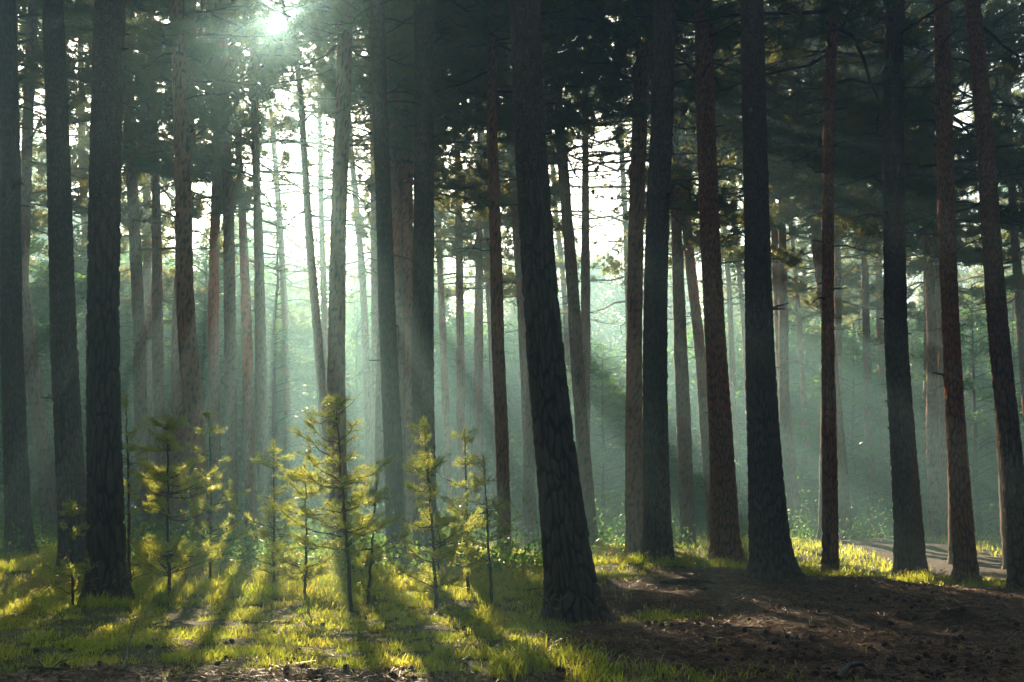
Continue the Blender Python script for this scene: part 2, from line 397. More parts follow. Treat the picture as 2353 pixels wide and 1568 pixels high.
# ---------------------------------------------------------------- sunlight openings in the canopy
PATCH = []                   # ground patches the sun reaches: (x, y, rx, ry)
for (dx, dy, rx, ry) in ((700, 1400, 1.9, 3.3), (470, 1450, 1.1, 1.0), (880, 1460, 1.4, 1.2), (690, 1320, 1.6, 2.2), (70, 1390, .8, 1.5), (1250, 1500, .65, 1.3), (1150, 1380, .7, .8),
                         (1440, 1290, .9, 1.0), (1640, 1297, 1.0, .8), (1860, 1318, .45, .6), (2090, 1370, .9, .5), (2335, 1310, .8, 1.8), (2140, 1238, .8, .8), (1740, 1385, .55, .3), (2220, 1425, .6, .22)):
    h = hit(dx, dy); PATCH.append((h[0], h[1], rx, ry, h[2]))


SHAFT = []                   # openings through which light shafts reach the misty air: (u, v, ru, rv) across the sun's direction
for (dx, dy, dep, ru, rv) in ((690, 700, 26, 1.5, 3.2), (690, 640, 40, 1.6, 2.6), (705, 760, 33, 1.0, 2.2), (840, 750, 32, 1.0, 2.6), (850, 700, 46, 1.2, 2.0), (740, 900, 24, 1.0, 1.8), (1080, 650, 36, 1.2, 1.6), (1150, 800, 30, .8, 1.5), (1390, 780, 45, 2.2, 2.5),
                              (1680, 650, 40, 1.2, 1.5), (1800, 620, 42, 3.2, 2.4), (1900, 750, 36, 2.8, 1.7), (2000, 900, 34, 2.4, 1.4), (1860, 850, 40, 2.0, 1.3), (1750, 800, 38, 1.5, 1.5), (1740, 690, 29, 1.1, 1.0), (1880, 800, 27, 1.2, .8), (2010, 950, 26, 1.1, .7), (1960, 740, 31, 1.8, 1.2), (1830, 720, 24, 1.4, .9), (1930, 850, 22, 1.2, .8), (1620, 640, 33, 1.2, 1.3), (1560, 800, 30, 1.0, 1.3), (1700, 800, 25, .8, .8), (2120, 900, 33, 1.2, .7), (2140, 650, 45, 1.4, 1.4), (350, 480, 30, .7, .9),
                              (185, 350, 30, .6, .6), (450, 600, 32, .7, 1.0), (1550, 900, 40, 1.2, 1.5), (1980, 560, 50, 1.3, 1.5), (560, 560, 42, .8, 1.0), (700, 640, 50, 2.6, 2.6), (760, 600, 62, 3.5, 3.5), (1400, 700, 58, 2.6, 2.6), (1900, 700, 54, 2.6, 1.8), (1120, 700, 50, 1.8, 2.0),
                              (775, 1120, 13.6, .85, .75), (700, 1220, 15, .8, .5), (385, 1150, 15.2, .8, .65), (285, 1000, 15.6, .22, .6), (1000, 1200, 13.9, .5, .7), (160, 1200, 14.6, .3, .3), (630, 1100, 16.5, .45, .4), (500, 1060, 17.5, .4, .5)):
    q_ = at(np.array([dx]), np.array([dy]), dep)[0] - CAM
    SHAFT.append((q_ @ E1, q_ @ E2, ru, rv))


def in_light(p, rnd, open_frac=0.2):
    """True for foliage that would stand in one of the openings"""
    drop = np.zeros(len(p), bool)
    for (x, y, rx, ry, z) in PATCH:
        g = p - SUN * ((p[:, 2:3] - z) / SUN[2])
        q = ((g[:, 0] - x) / rx) ** 2 + ((g[:, 1] - y) / ry) ** 2
        drop |= (q < 1.0 + 0.3 * (rnd - 0.5)) & (rnd < 0.97)
    q = p - CAM
    u = q @ E1; v = q @ E2
    ray_ = fbm(np.arctan2(u, -v) * 13 + 40, np.sqrt(u * u + v * v) * .12, 23, 2)
    wob = fbm(u * .9 + 3, v * .9 + 11, 15, 2) - .5
    for (su, sv, ru, rv) in SHAFT:
        drop |= (((u - su) / ru) ** 2 + ((v - sv) / rv) ** 2 + 1.4 * wob < 1) & (ray_ > np.where(u > 4, .31, .42)) & (rnd < .97)
    n = fbm(u / 1.7 + 31.3, v / 1.7 + 7.7, 77, 2)
    drop |= (n > 0.80 - open_frac * 0.5) & (rnd < 0.93) & (u * u + v * v > 20)
    g = p - SUN * (p[:, 2:3] / SUN[2])
    drop &= ~((g[:, 0] > 1.3) & (g[:, 0] < 10) & (g[:, 1] > 7) & (g[:, 1] < 18.3) & (fbm(g[:, 0] * 3.0, g[:, 1] * 1.1, 19) < .57))
    drop |= (u * u + v * v) < 0.03
    return drop


GAPS = ((725, 400, 80, 130, .95), (640, -14, 50, 42, .93), (655, 34, 26, 23, .95), (590, 50, 26, 26, .8), (520, 70, 24, 40, .6), (760, 60, 24, 40, .5), (706, 95, 26, 30, .8), (690, 210, 55, 80, .75), (1368, 440, 82, 150, .95), (1030, 390, 40, 65, .6), (92, 255, 32, 60, .8), (2212, 250, 26, 70, .93), (590, 300, 70, 130, .6), (470, 300, 45, 110, .35),
        (825, 330, 40, 110, .85), (1690, 430, 30, 60, .6), (1500, 560, 50, 60, .6), (180, 130, 24, 50, .7), (380, 170, 25, 60, .4), (930, 440, 60, 60, .5), (430, 60, 60, 60, .4), (320, 90, 40, 60, .3), (560, 120, 60, 90, .45), (790, 110, 50, 80, .4), (1850, 190, 50, 30, .6), (2330, 330, 30, 40, .6))


def in_gap(p, rnd):
    dx, dy = proj(p)
    drop = np.zeros(len(p), bool)
    wob = (fbm(dx / 40, dy / 40, 3) - 0.5) * 1.1
    for (x, y, rx, ry, pr) in GAPS:
        q = ((dx - x) / rx) ** 2 + ((dy - y) / ry) ** 2
        drop |= (q + wob < 1.0) & (rnd < pr)
    return drop


# ---------------------------------------------------------------- trunks
def axis_of(t):
    P = t['P']; D = t['depth']
    w = at(P[:, 0], P[:, 1], D)
    zs = w[::-1, 2].copy(); xs = w[::-1, 0].copy()
    rs = (P[::-1, 2] * K) / F * D / 2
    H = t.get('H', 21.0 + 4.0 * float(hash2(int(P[0, 0]), 3)))
    lo = -0.6
    s0 = (xs[1] - xs[0]) / (zs[1] - zs[0]); 
    if not t.get('base'):
        xs = np.concatenate([[xs[0] + s0 * (lo - zs[0])], xs]); zs = np.concatenate([[lo], zs]); rs = np.concatenate([[rs[0] * 1.12], rs])
    else:
        xs = np.concatenate([[xs[0] - s0 * 0.5], xs]); zs = np.concatenate([[zs[0] - 0.5], zs]); rs = np.concatenate([[rs[0]], rs])
    s1 = np.clip((xs[-1] - xs[-2]) / max(zs[-1] - zs[-2], .05), -.07, .07)
    if zs[-1] < H - 2:
        zt = np.array([zs[-1] + (H - zs[-1]) * .4, H])
        xs = np.concatenate([xs, xs[-1] + s1 * (zt - zs[-1]) * [1, .8]])
        rt = rs[-1] * np.array([.72, .12]); rs = np.concatenate([rs, rt]); zs = np.concatenate([zs, zt])
    zz = np.linspace(zs[0], H, 160)
    xx = np.interp(zz, zs, xs); rr = np.interp(zz, zs, rs)
    ker = np.hanning(17); ker /= ker.sum()
    pad = lambda a: np.concatenate([2 * a[0] - a[8:0:-1], a, 2 * a[-1] - a[-2:-10:-1]])
    xx = np.convolve(pad(xx), ker, 'valid'); rr = np.convolve(pad(rr), ker, 'valid')
    y0 = D
    ph = float(hash2(int(P[0, 0]), 8)) * 6
    yy = lambda z: y0 + 0.10 * np.sin(z * .35 + ph)
    return (lambda z: np.interp(z, zz, xx)), yy, (lambda z: np.interp(z, zz, rr)), H


def worley(u, v, nu, s):
    iu = np.floor(u); iv = np.floor(v)
    f1 = np.full(u.shape, 9.0); f2 = np.full(u.shape, 9.0)
    for a in (-1, 0, 1):
        for b in (-1, 0, 1):
            cu = iu + a; cv = iv + b; cw = np.mod(cu, nu)
            px = cu + .12 + .76 * hash2(cw, cv, s); py = cv + .08 + .84 * hash2(cw, cv, s + 50)
            d = np.sqrt((u - px) ** 2 + ((v - py)) ** 2)
            f2 = np.where(d < f1, f1, np.minimum(f2, d)); f1 = np.minimum(f1, d)
    return f1, f2


def build_trunk(t, idx):
    ax, ay, ar, H = axis_of(t)
    D = t['depth']; xb = float(ax(0)); zb = float(ground(xb, D, False))
    px_m = F / D
    near = D < 24
    ztop = 1.3 + D * 0.47 + .3
    dz = (1.7 if t.get('furrow') else 2.2) / px_m if near else max(0.10, 3.5 / px_m)
    zz = np.concatenate([np.arange(zb - .25, min(ztop, H), dz), np.arange(min(ztop, H), H, .4), [H]])
    k = 112 if t.get('furrow') else (80 if near else 26)
    th = np.arange(k) * 2 * math.pi / k
    Z, TH = np.meshgrid(zz, th, indexing='ij')
    R = ar(Z) * (.965 if near else 1); r0 = float(ar(zb + 1.2))
    ph = idx * 1.7
    fl = np.exp(-np.maximum(Z - zb + .02, 0) / .24)
    R = R * (1 + fl * (0.30 + .26 * np.cos(3 * TH + ph) + .22 * np.cos(5 * TH + 2 * ph)) * (1.0 if near else .5))
    R = R * (1 + .03 * np.cos(2 * TH + ph + Z * .5) + .02 * np.cos(3 * TH - Z * .8))
    C = 2 * math.pi * r0
    lowf = 1 - smooth(2.0, 6.5, Z + 1.4 * (vnoise(TH * .9 + idx, Z * .6, idx + 31) - .5))
    if near:
        big = t.get('furrow')
        n1 = max(8, round(C / (.085 if big else .065)))
        warp = (vnoise(TH / (2 * math.pi) * n1 * .5 * 1.0, Z * 2.2, idx) - .5) * 1.5 * np.sin(TH / 2) ** 2
        u1 = TH / (2 * math.pi) * n1 + warp
        v1 = Z / (.36 if big else .22) + 1.1 * vnoise(u1 * .6, Z * 2.2, idx + 3)
        a1, b1 = worley(u1, v1, n1, idx)
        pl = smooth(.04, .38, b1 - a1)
        n2 = max(10, round(C / .04)); u2 = TH / (2 * math.pi) * n2; v2 = Z / .055
        a2, b2 = worley(u2, v2, n2, idx + 9)
        sc = smooth(.0, .3, b2 - a2) * (0.4 + .6 * hash2(np.floor(u2), np.floor(v2), idx))
        amp = (.042 if big else .026) * (lowf * .85 + .15)
        edge = (vnoise(TH * 9 + 3, Z * 14, idx + 2) - .5)
        R = R + amp * (pl - .75) + .016 * (1 - .7 * lowf) * (sc - .5) + .004 * (sc - .5) + .006 * edge
        # a few lifted flakes and knots that break the outline
        fk = smooth(.86, .95, vnoise(TH * 5 + idx, Z * 5.5, idx + 6)); R = R + .012 * fk
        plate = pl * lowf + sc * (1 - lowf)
    else:
        n1 = max(6, round(C / .09)); u1 = TH / (2 * math.pi) * n1; v1 = Z / .2
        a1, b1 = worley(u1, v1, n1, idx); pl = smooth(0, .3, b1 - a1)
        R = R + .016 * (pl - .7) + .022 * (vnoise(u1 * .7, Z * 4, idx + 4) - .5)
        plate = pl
    X = ax(Z) + R * np.cos(TH); Y = ay(Z) + R * np.sin(TH)
    V = np.stack([X, Y, Z], -1).reshape(-1, 3)
    n = len(zz)
    i = np.arange(n - 1)[:, None] * k; j = np.arange(k)[None]; j2 = (j + 1) % k
    q = np.stack([i + j, i + j2, i + k + j2, i + k + j], -1).reshape(-1, 4)
    top = np.arange(k)[None] + (n - 1) * k
    base = np.array([xb, float(ay(zb)), zb])
    mat = {'D': M_BARKD, 'N': M_BARK, 'R': M_BARKR}[t['m']]
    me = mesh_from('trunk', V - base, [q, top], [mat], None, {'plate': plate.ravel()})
    t.update(ax=ax, ay=ay, ar=ar, H=H, base_pt=base, zb=zb)
    return me


# ---------------------------------------------------------------- crowns
def needles(g, P, Dr, kn, ln, wd, r, up=.25, spread=.75, m=1):
    n = len(P)
    if n == 0: return
    P = np.repeat(P, kn, 0); Dr = np.repeat(Dr, kn, 0)
    d = unit(Dr * .6 + r.normal(size=P.shape) * spread + np.array([0, 0, up]))
    P = P + r.normal(size=P.shape) * ln * .18
    s = unit(np.cross(d, r.normal(size=P.shape))) * (wd / 2)
    L = ln * r.uniform(.6, 1.25, (len(P), 1))
    g.tris(P - s, P + s, P + d * L, m)


def pine_crown(t, idx):
    r = np.random.default_rng(1000 + idx)
    g = Geo(); D = t['depth']; H = t['H']; z0 = t['cz'] * r.uniform(.94, 1.06)
    vis = D > 21
    right = t['P'][0, 0] > 1150
    nbr = (50 if right else 46) if vis else 34
    kn, ln, wd = (46, .17, .026) if vis else (22, .24, .05)
    if D > 45: kn, ln, wd = 30, .20, .038
    kn = int(kn * (.72 if right else .6)) if vis else kn
    TP = []; TD = []
    Rm = r.uniform(2.3, 3.1) * (1.25 if right else 1.0)
    for b in range(nbr):
        f = (b + r.uniform(0, .8)) / nbr
        z = z0 + (H - .3 - z0) * f ** .95
        azi = b * 2.4 + r.uniform(-.5, .5)
        prof = (.75 + .5 * f / .3) if f < .3 else 1.25 * (1 - (f - .3) / .7) ** .7 + .18
        Lb = Rm * prof * r.uniform(.7, 1.15)
        d = np.array([math.cos(azi), math.sin(azi), 0])
        rise = r.uniform(.15, .55) - .35 * (1 - f)
        s = np.linspace(0, 1, 7)
        o = np.array([float(t['ax'](z)), float(t['ay'](z)), z])
        side = np.array([-d[1], d[0], 0]) * np.cumsum(r.normal(0, .05, 7))[:, None] * Lb
        Pb = o + d * (s * Lb)[:, None] + np.array([0, 0, 1]) * ((rise * s - .28 * s ** 2 + .2 * s ** 3) * Lb + np.cumsum(r.normal(0, .02, 7)) * Lb)[:, None] + side
        g.tube(Pb, np.linspace(.036, .008, 7) * (.55 + .22 * Lb), 4)
        for w in range(9):
            q = .28 + .72 * (w + r.uniform(0, 1)) / 9
            p0 = np.array([np.interp(q, s, Pb[:, c]) for c in range(3)])
            sd = np.array([-d[1], d[0], 0]) * (1 if w % 2 else -1)
            td = unit(d * r.uniform(.3, .9) + sd * r.uniform(.5, 1.1) + np.array([0, 0, r.uniform(-.05, .45)]))
            Lt = r.uniform(.45, .95) * (1.15 - .5 * q) * (.55 + .25 * Lb)
            mid = p0 + td * Lt * .5 + np.array([0, 0, r.uniform(-.06, .04)])
            end = p0 + td * Lt + np.array([0, 0, r.uniform(0, .12)])
            g.tube([p0, mid, end], [.013, .009, .005], 3)
            nt_ = 7 if vis else 4
            ss = r.uniform(.25, 1.05, nt_)
            pts = p0 + (end - p0) * ss[:, None] + r.normal(0, .10, (nt_, 3)) * [1, 1, .7]
            TP.append(pts); TD.append(np.repeat(td[None], nt_, 0))
    TP = np.concatenate(TP); TD = np.concatenate(TD)
    rnd = r.uniform(size=len(TP))
    keep = ~(in_light(TP, rnd, t.get('open', .2)) | in_gap(TP, r.uniform(size=len(TP))))
    needles(g, TP[keep], TD[keep], kn, ln, wd, r)
    # dead snags under the crown
    nd = int(r.integers(7, 14)) if D > 20 else 3
    for b in range(nd):
        z = r.uniform(max(3.5, z0 - 5.5), z0 + .5); azi = r.uniform(0, 6.28)
        d = np.array([math.cos(azi), math.sin(azi), 0]); Lb = r.uniform(.25, 1.9) * (.4 + .6 * smooth(4, z0, z))
        s = np.linspace(0, 1, 6); o = np.array([float(t['ax'](z)), float(t['ay'](z)), z])
        Pb = o + d * (s * Lb)[:, None] + np.array([0, 0, 1]) * (r.uniform(-.2, .35) * s * Lb - .25 * s ** 2 * Lb + np.cumsum(r.normal(0, .04, 6)) * Lb)[:, None] \
            + np.array([-d[1], d[0], 0]) * (np.cumsum(r.normal(0, .07, 6)) * Lb)[:, None]
        g.tube(Pb, np.linspace(.020, .004, 6) * (.5 + .5 * Lb), 4)
        if Lb > .8:
            for w in range(4):
                q = r.uniform(.35, .95); p0 = np.array([np.interp(q, s, Pb[:, c]) for c in range(3)])
                e = unit(d * .6 + r.normal(0, .6, 3)) * r.uniform(.2, .6)
                g.tube([p0, p0 + e * .5 + [0, 0, -.03], p0 + e + [0, 0, -.12]], [.008, .006, .003], 3)
    if D < 24:
        for b in range(9):       # short broken stubs on the bare stem
            z = r.uniform(t['zb'] + 1.8, t['zb'] + 9); azi = r.uniform(0, 6.28); d = np.array([math.cos(azi), math.sin(azi), r.uniform(-.1, .35)])
            o = np.array([float(t['ax'](z)), float(t['ay'](z)), z]); L0 = float(t['ar'](z)); L1 = L0 + r.choice([.04, .06, .1, .25])
            g.tube([o + d * L0 * .8, o + d * (L0 + L1) * .5, o + d * L1], [.022, .016, .008], 5)
    return g.mesh('crown', [M_TWIG, M_NEEDLE], t['base_pt'])


for i, t in enumerate(PINES):
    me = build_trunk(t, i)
    root = empty('pine_tree', t['base_pt'])
    if t.get('g'):
        tag(root, 'pale slim pine trunk far off in the sunlit mist', 'pine tree', 'far pale pines in the mist')
    else:
        tag(root, t['label'], 'pine tree', 'pines of the stand')
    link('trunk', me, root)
    link('crown', pine_crown(t, i), root)


# ---------------------------------------------------------------- leafy young beeches behind the pines
def leafy(name, base, h, w, nl, r, size=.10, low=.5, mats=None, cap=None):
    g = Geo()
    st = np.linspace(0, 1, 6)
    px = base[0] + np.cumsum(r.normal(0, .05, 6)) * h * .15; py = base[1] + np.cumsum(r.normal(0, .05, 6)) * h * .15
    px[0] = base[0]; py[0] = base[1]
    S = np.stack([px, py, base[2] - .1 + st * h], 1)
    gt = Geo(); gt.tube(S, np.linspace(.10, .012, 6) * h / 8, 7)
    LP = []; LD = []
    nb = int(26 + h * 3)
    for b in range(nb):
        f = low / h + (1 - low / h) * (b + r.uniform()) / nb
        o = np.array([np.interp(f, st, S[:, c]) for c in range(3)])
        azi = b * 2.4 + r.uniform(-.4, .4); d = np.array([math.cos(azi), math.sin(azi), 0])
        Lb = w * (math.sin(math.pi * min(1, .18 + .82 * f)) ** .6 * .9 + .15) * r.uniform(.6, 1.15)
        s = np.linspace(0, 1, 5)
        Pb = o + d * (s * Lb)[:, None] + np.array([0, 0, 1]) * ((.45 * s - .35 * s * s) * Lb * r.uniform(.4, 1.3))[:, None]
        g.tube(Pb, np.linspace(.025, .006, 5) * h / 8, 3)
        n = max(20, int(nl / nb * Lb / w))
        q = r.uniform(.15, 1.05, n) ** .8
        pts = np.stack([np.interp(q, s, Pb[:, c]) for c in range(3)], 1)
        sd = np.array([-d[1], d[0], 0])
        off = r.normal(0, .26, n) * (1.1 - .6 * q) * Lb * .55
        pts = pts + sd * off[:, None] + np.array([0, 0, 1]) * (r.normal(0, .10, n) - .12 * abs(off))[:, None]
        LP.append(pts); LD.append(np.repeat(d[None], n, 0) + sd * np.sign(off)[:, None] * .6)
    P = np.concatenate(LP); Dv = np.concatenate(LD)
    kp = ~in_light(P, r.uniform(size=len(P)), .12)
    P = P[kp]; Dv = Dv[kp]
    n = len(P)
    d = unit(Dv + r.normal(0, .45, (n, 3)) + [0, 0, -.15]); nrm = unit(np.array([0, 0, 1]) + r.normal(0, .45, (n, 3)))
    sdv = unit(np.cross(d, nrm)); sz = size * r.uniform(.6, 1.25, (n, 1))
    g.quads(P, P + d * sz * .5 + sdv * sz * .32, P + d * sz, P + d * sz * .5 - sdv * sz * .32, 1)
    return gt, g


BEECH = [  # x in the view, distance, height, crown half width, label
 (30, 33, 6.5, 2.0, 'dark leafy beech filling the space at the left picture edge'),
 (120, 38, 8.0, 2.2, 'green beech showing between the two leftmost thick dark pines'),
 (205, 42, 8.6, 2.3, 'leafy beech right beside the near-black foreground pine'),
 (330, 46, 8.5, 2.3, 'leafy beech behind the hazy close-set pair of pines'),
 (462, 40, 8.2, 2.3, 'bright green beech between the stout reddish pine and the gold-rimmed pine'),
 (548, 47, 8.4, 2.2, 'beech glimpsed between the straight dark pine and its wavy neighbour'),
 (634, 41, 8.8, 1.7, 'tall green beech at the left side of the bright beam'),
 (820, 52, 6.6, 2.2, 'shaded beech behind the rusty pine and the tallest young pine'),
 (1080, 50, 7.0, 2.5, 'mist-veiled beech behind the thin orange-edged pine'),
 (1180, 55, 7.6, 2.4, 'faint beech in the mist left of the big central trunk'),
 (1385, 43, 6.8, 2.5, 'sunlit beech under the open sky right of the big central trunk'),
 (1440, 49, 7.8, 2.3, 'beech with glowing top behind the pale brown pine'),
 (1600, 52, 7.2, 2.4, 'dim beech behind the steeply leaning dark pine'),
 (1700, 45, 6.0, 2.2, 'beech in the beams left of the thick grey-scaled pine'),
 (1830, 51, 7.4, 2.5, 'misty beech behind the flared-root pine'),
 (1960, 43, 6.4, 2.3, 'leafy beech behind the crooked misty pine'),
 (2120, 48, 7.6, 2.5, 'bluish beech above the bend of the path'),
 (2250, 41, 8.0, 2.6, 'shaded beech between the red-brown pine and the slanting pine'),
 (2345, 45, 9.0, 2.6, 'blue-green beech at the right picture edge'),
]
for i, (dx, dep, h, w, lab) in enumerate(BEECH):
    r = np.random.default_rng(300 + i)
    b = at(dx, 1150, dep); b[2] = float(ground(b[0], b[1], False))
    gt, g = leafy('beech', b, h + (2.6 if dx < 640 else 1.2 if dx > 1780 else .4), w * 1.15, 26000, r, .15)
    root = empty('beech_tree', b); tag(root, lab, 'beech tree', 'young beeches under the pines')
    link('trunk', gt.mesh('trunk', [M_TWIG], b, True), root)
    link('crown', g.mesh('crown', [M_TWIG, M_BEECH], b), root)

# the wood beyond, one mass: foliage of many trees, and their stems
g = Geo(); r = np.random.default_rng(77)
for k_ in range(320):
    wall = k_ < 140           # nearer broadleaved edge of the wood
    dep = r.uniform(50, 66) if wall else r.uniform(60, 122); x = (r.uniform(-.58, .58) if k_ % 2 else ((k_ % 85) / 42.5 - 1) * .56) * dep
    z0 = float(ground(x, dep, False))
    dx, dy = proj(np.array([x, dep, 8.0]))
    conif = not wall and r.uniform() < .6
    h = r.uniform(15, 24) if conif else (r.uniform(9.5, 13) if dx < 1000 else r.uniform(7.5, 10.5)) if wall else r.uniform(8, 13)
    for (gx, gy, grx, gry, gp) in GAPS:
        if abs(dx - gx) < grx * 1.3 and grx > 60: h = min(h, 1.3 + (1150 - (gy + gry) + r.uniform(-30, 60)) * K / F * dep)
    lean = r.normal(0, .3, 2)
    s = np.linspace(0, 1, 5)
    P = np.stack([x + lean[0] * s, dep + lean[1] * s, z0 - .2 + s * h], 1)
    g.tube(P, np.linspace(.15 if conif else .08, .03, 5), 6, 0)
    n = 600 if conif else 560
    f = r.uniform((.28 if x < -.2 * dep else .45) if conif else .06, 1, n); azi = r.uniform(0, 6.28, n)
    rad = (2.6 if conif else 2.6) * np.sqrt(r.uniform(size=n)) * (1.15 - .75 * np.clip(f, 0, 1) if conif else np.sin(math.pi * np.clip(f * .85 + .12, 0, 1)) ** .6)
    c = np.stack([x + rad * np.cos(azi), dep + rad * np.sin(azi), z0 + f * h], 1) + r.normal(0, .2, (n, 3))
    c = c[~(in_gap(c, r.uniform(size=n)) | in_light(c, r.uniform(size=n), .18))]
    cc = np.repeat(c, 14, 0) + r.normal(0, .28, (len(c) * 14, 3)) * [1, 1, .6]
    m = len(cc); a = unit(r.normal(size=(m, 3))); b = unit(np.cross(a, r.normal(size=(m, 3))))
    sz = r.uniform(.16, .38, (m, 1)) * (1.0 if conif else .8)
    if conif: g.tris(cc, cc + a * sz * 1.3, cc + a * sz * .7 + b * sz * .35, 1)
    else: g.quads(cc, cc + a * sz * .5 + b * sz * .3, cc + a * sz, cc + a * sz * .5 - b * sz * .3, 2)
tag(link('distant_forest', g.mesh('distant_forest', [M_TWIG, M_NEEDLE, M_BEECH])), 'hazy wood closing the view far behind the pine stand', 'woodland', kind='stuff')

# unseen wood, added behind the camera to keep sky light off the trunks
g = Geo(); r = np.random.default_rng(79)
for k_ in range(230):
    x = r.uniform(-46, 46); y = r.uniform(-38, -4)
    if k_ % 2:                                   # and on both sides, outside the view
        y = r.uniform(-4, 46); x = r.choice([-1, 1]) * (.53 * max(y, 2) + r.uniform(5.5, 24))
    h = r.uniform(14, 19); z0 = float(ground(x, y, False)); s = np.linspace(0, 1, 4)
    g.tube(np.stack([x + 0 * s, y + 0 * s, z0 - .2 + s * h], 1), np.linspace(.2, .04, 4), 7, 0)
    n = 330; low = r.uniform() < .5; f = r.uniform(.08 if low else .35, 1, n); azi = r.uniform(0, 6.28, n); rad = 3.2 * np.sqrt(r.uniform(size=n)) * (1.2 - .8 * f)
    cc = np.repeat(np.stack([x + rad * np.cos(azi), y + rad * np.sin(azi), z0 + f * h], 1), 12, 0); m = len(cc); cc = cc + r.normal(0, .3, (m, 3))
    a = unit(r.normal(size=(m, 3))); b = unit(np.cross(a, r.normal(size=(m, 3)))); sz = r.uniform(.3, .6, (m, 1))
    g.tris(cc, cc + a * sz * 1.3, cc + a * sz * .7 + b * sz * .5, 1)
tag(link('sky_blocking_wood', g.mesh('sky_blocking_wood', [M_TWIG, M_NEEDLE])), 'unseen pine wood added behind and beside the camera to block skylight', 'woodland', kind='stuff')

# low leafy growth between the trunks
g = Geo(); r = np.random.default_rng(78)
n = 4200
y = 19 + 33 * r.uniform(size=n) ** 1.1; x = r.uniform(-.56, .56, n) * y
keep = (vnoise(x * .4, y * .4, 4) > .33) & ~((x > 4.5) & (y < 34) & (x < 14)) & ~((x > 1.0) & (y < 27))
x = x[keep]; y = y[keep]; z = ground(x, y, False)
cc = np.repeat(np.stack([x, y, z], 1), 40, 0); m = len(cc)
hh = np.repeat(r.uniform(.15, .75, len(x)) * (1 + 1.6 * smooth(28, 40, y)), 40)
cc = cc + np.stack([r.normal(0, .4, m), r.normal(0, .4, m), abs(r.normal(0, .55, m)) * hh + .03], 1)
a = unit(r.normal(size=(m, 3)) + [0, 0, .4]); b = unit(np.cross(a, r.normal(size=(m, 3)) + [0, 0, 1])); sz = r.uniform(.05, .11, (m, 1))
g.quads(cc, cc + a * sz * .5 + b * sz * .3, cc + a * sz, cc + a * sz * .5 - b * sz * .3, 0)
tag(link('undergrowth', g.mesh('undergrowth', [M_BEECH])), 'low leafy undergrowth covering the forest floor between trunks', 'undergrowth', kind='stuff')


# ---------------------------------------------------------------- young pines in the clearing
SAPS = [  # stem points (x, y) foot to tip, distance, half spread in view units, density, label
 ([(300,1335),(295,1150),(291,905)], 16.6, 50, .8, 'tall narrow young pine with a lit edge right behind the near-black pine'),
 ([(392,1335),(385,1200),(386,1060),(383,957)], 15.2, 105, 1.35, 'bushiest young pine, golden and broad, left in the clearing'),
 ([(486,1290),(484,1130),(480,948)], 17.5, 70, .7, 'thin young pine with level sunlit tiers, right behind the bushiest one'),
 ([(631,1310),(630,1180),(628,1014)], 16.5, 68, .9, 'small young pine with a dense round top, left of the tallest one'),
 ([(809,1376),(800,1290),(786,1120),(779,1030),(771,908)], 13.6, 110, 1.0, 'tallest sunlit young pine with a bare dark stem and golden tiers'),
 ([(702,1325),(704,1220),(700,1070)], 15.0, 84, 1.3, 'low glowing young pine tucked left of the tallest one'),
 ([(846,1350),(856,1230),(868,1075)], 14.6, 55, .9, 'dark young pine between the tallest one and the pine with the long shadow'),
 ([(1003,1350),(995,1240),(985,1110),(973,962)], 13.9, 82, .9, 'crooked young pine with a lit tip before the broad dark trunk'),
 ([(1076,1310),(1072,1150),(1067,985)], 15.5, 66, .95, 'bluish shaded young pine with a star-shaped top'),
 ([(1131,1318),(1119,1180),(1110,1046)], 14.8, 60, .6, 'sparse young pine with a bare lower stem beside the bluish one'),
 ([(172,1325),(165,1230),(160,1150)], 14.6, 44, .9, 'small sunlit young pine against the thick dark pine on the left'),
 ([(1002,1345),(1012,1250),(1004,1180)], 14.3, 60, 1.0, 'short golden pine bush at the foot of the crooked young pine'),
]
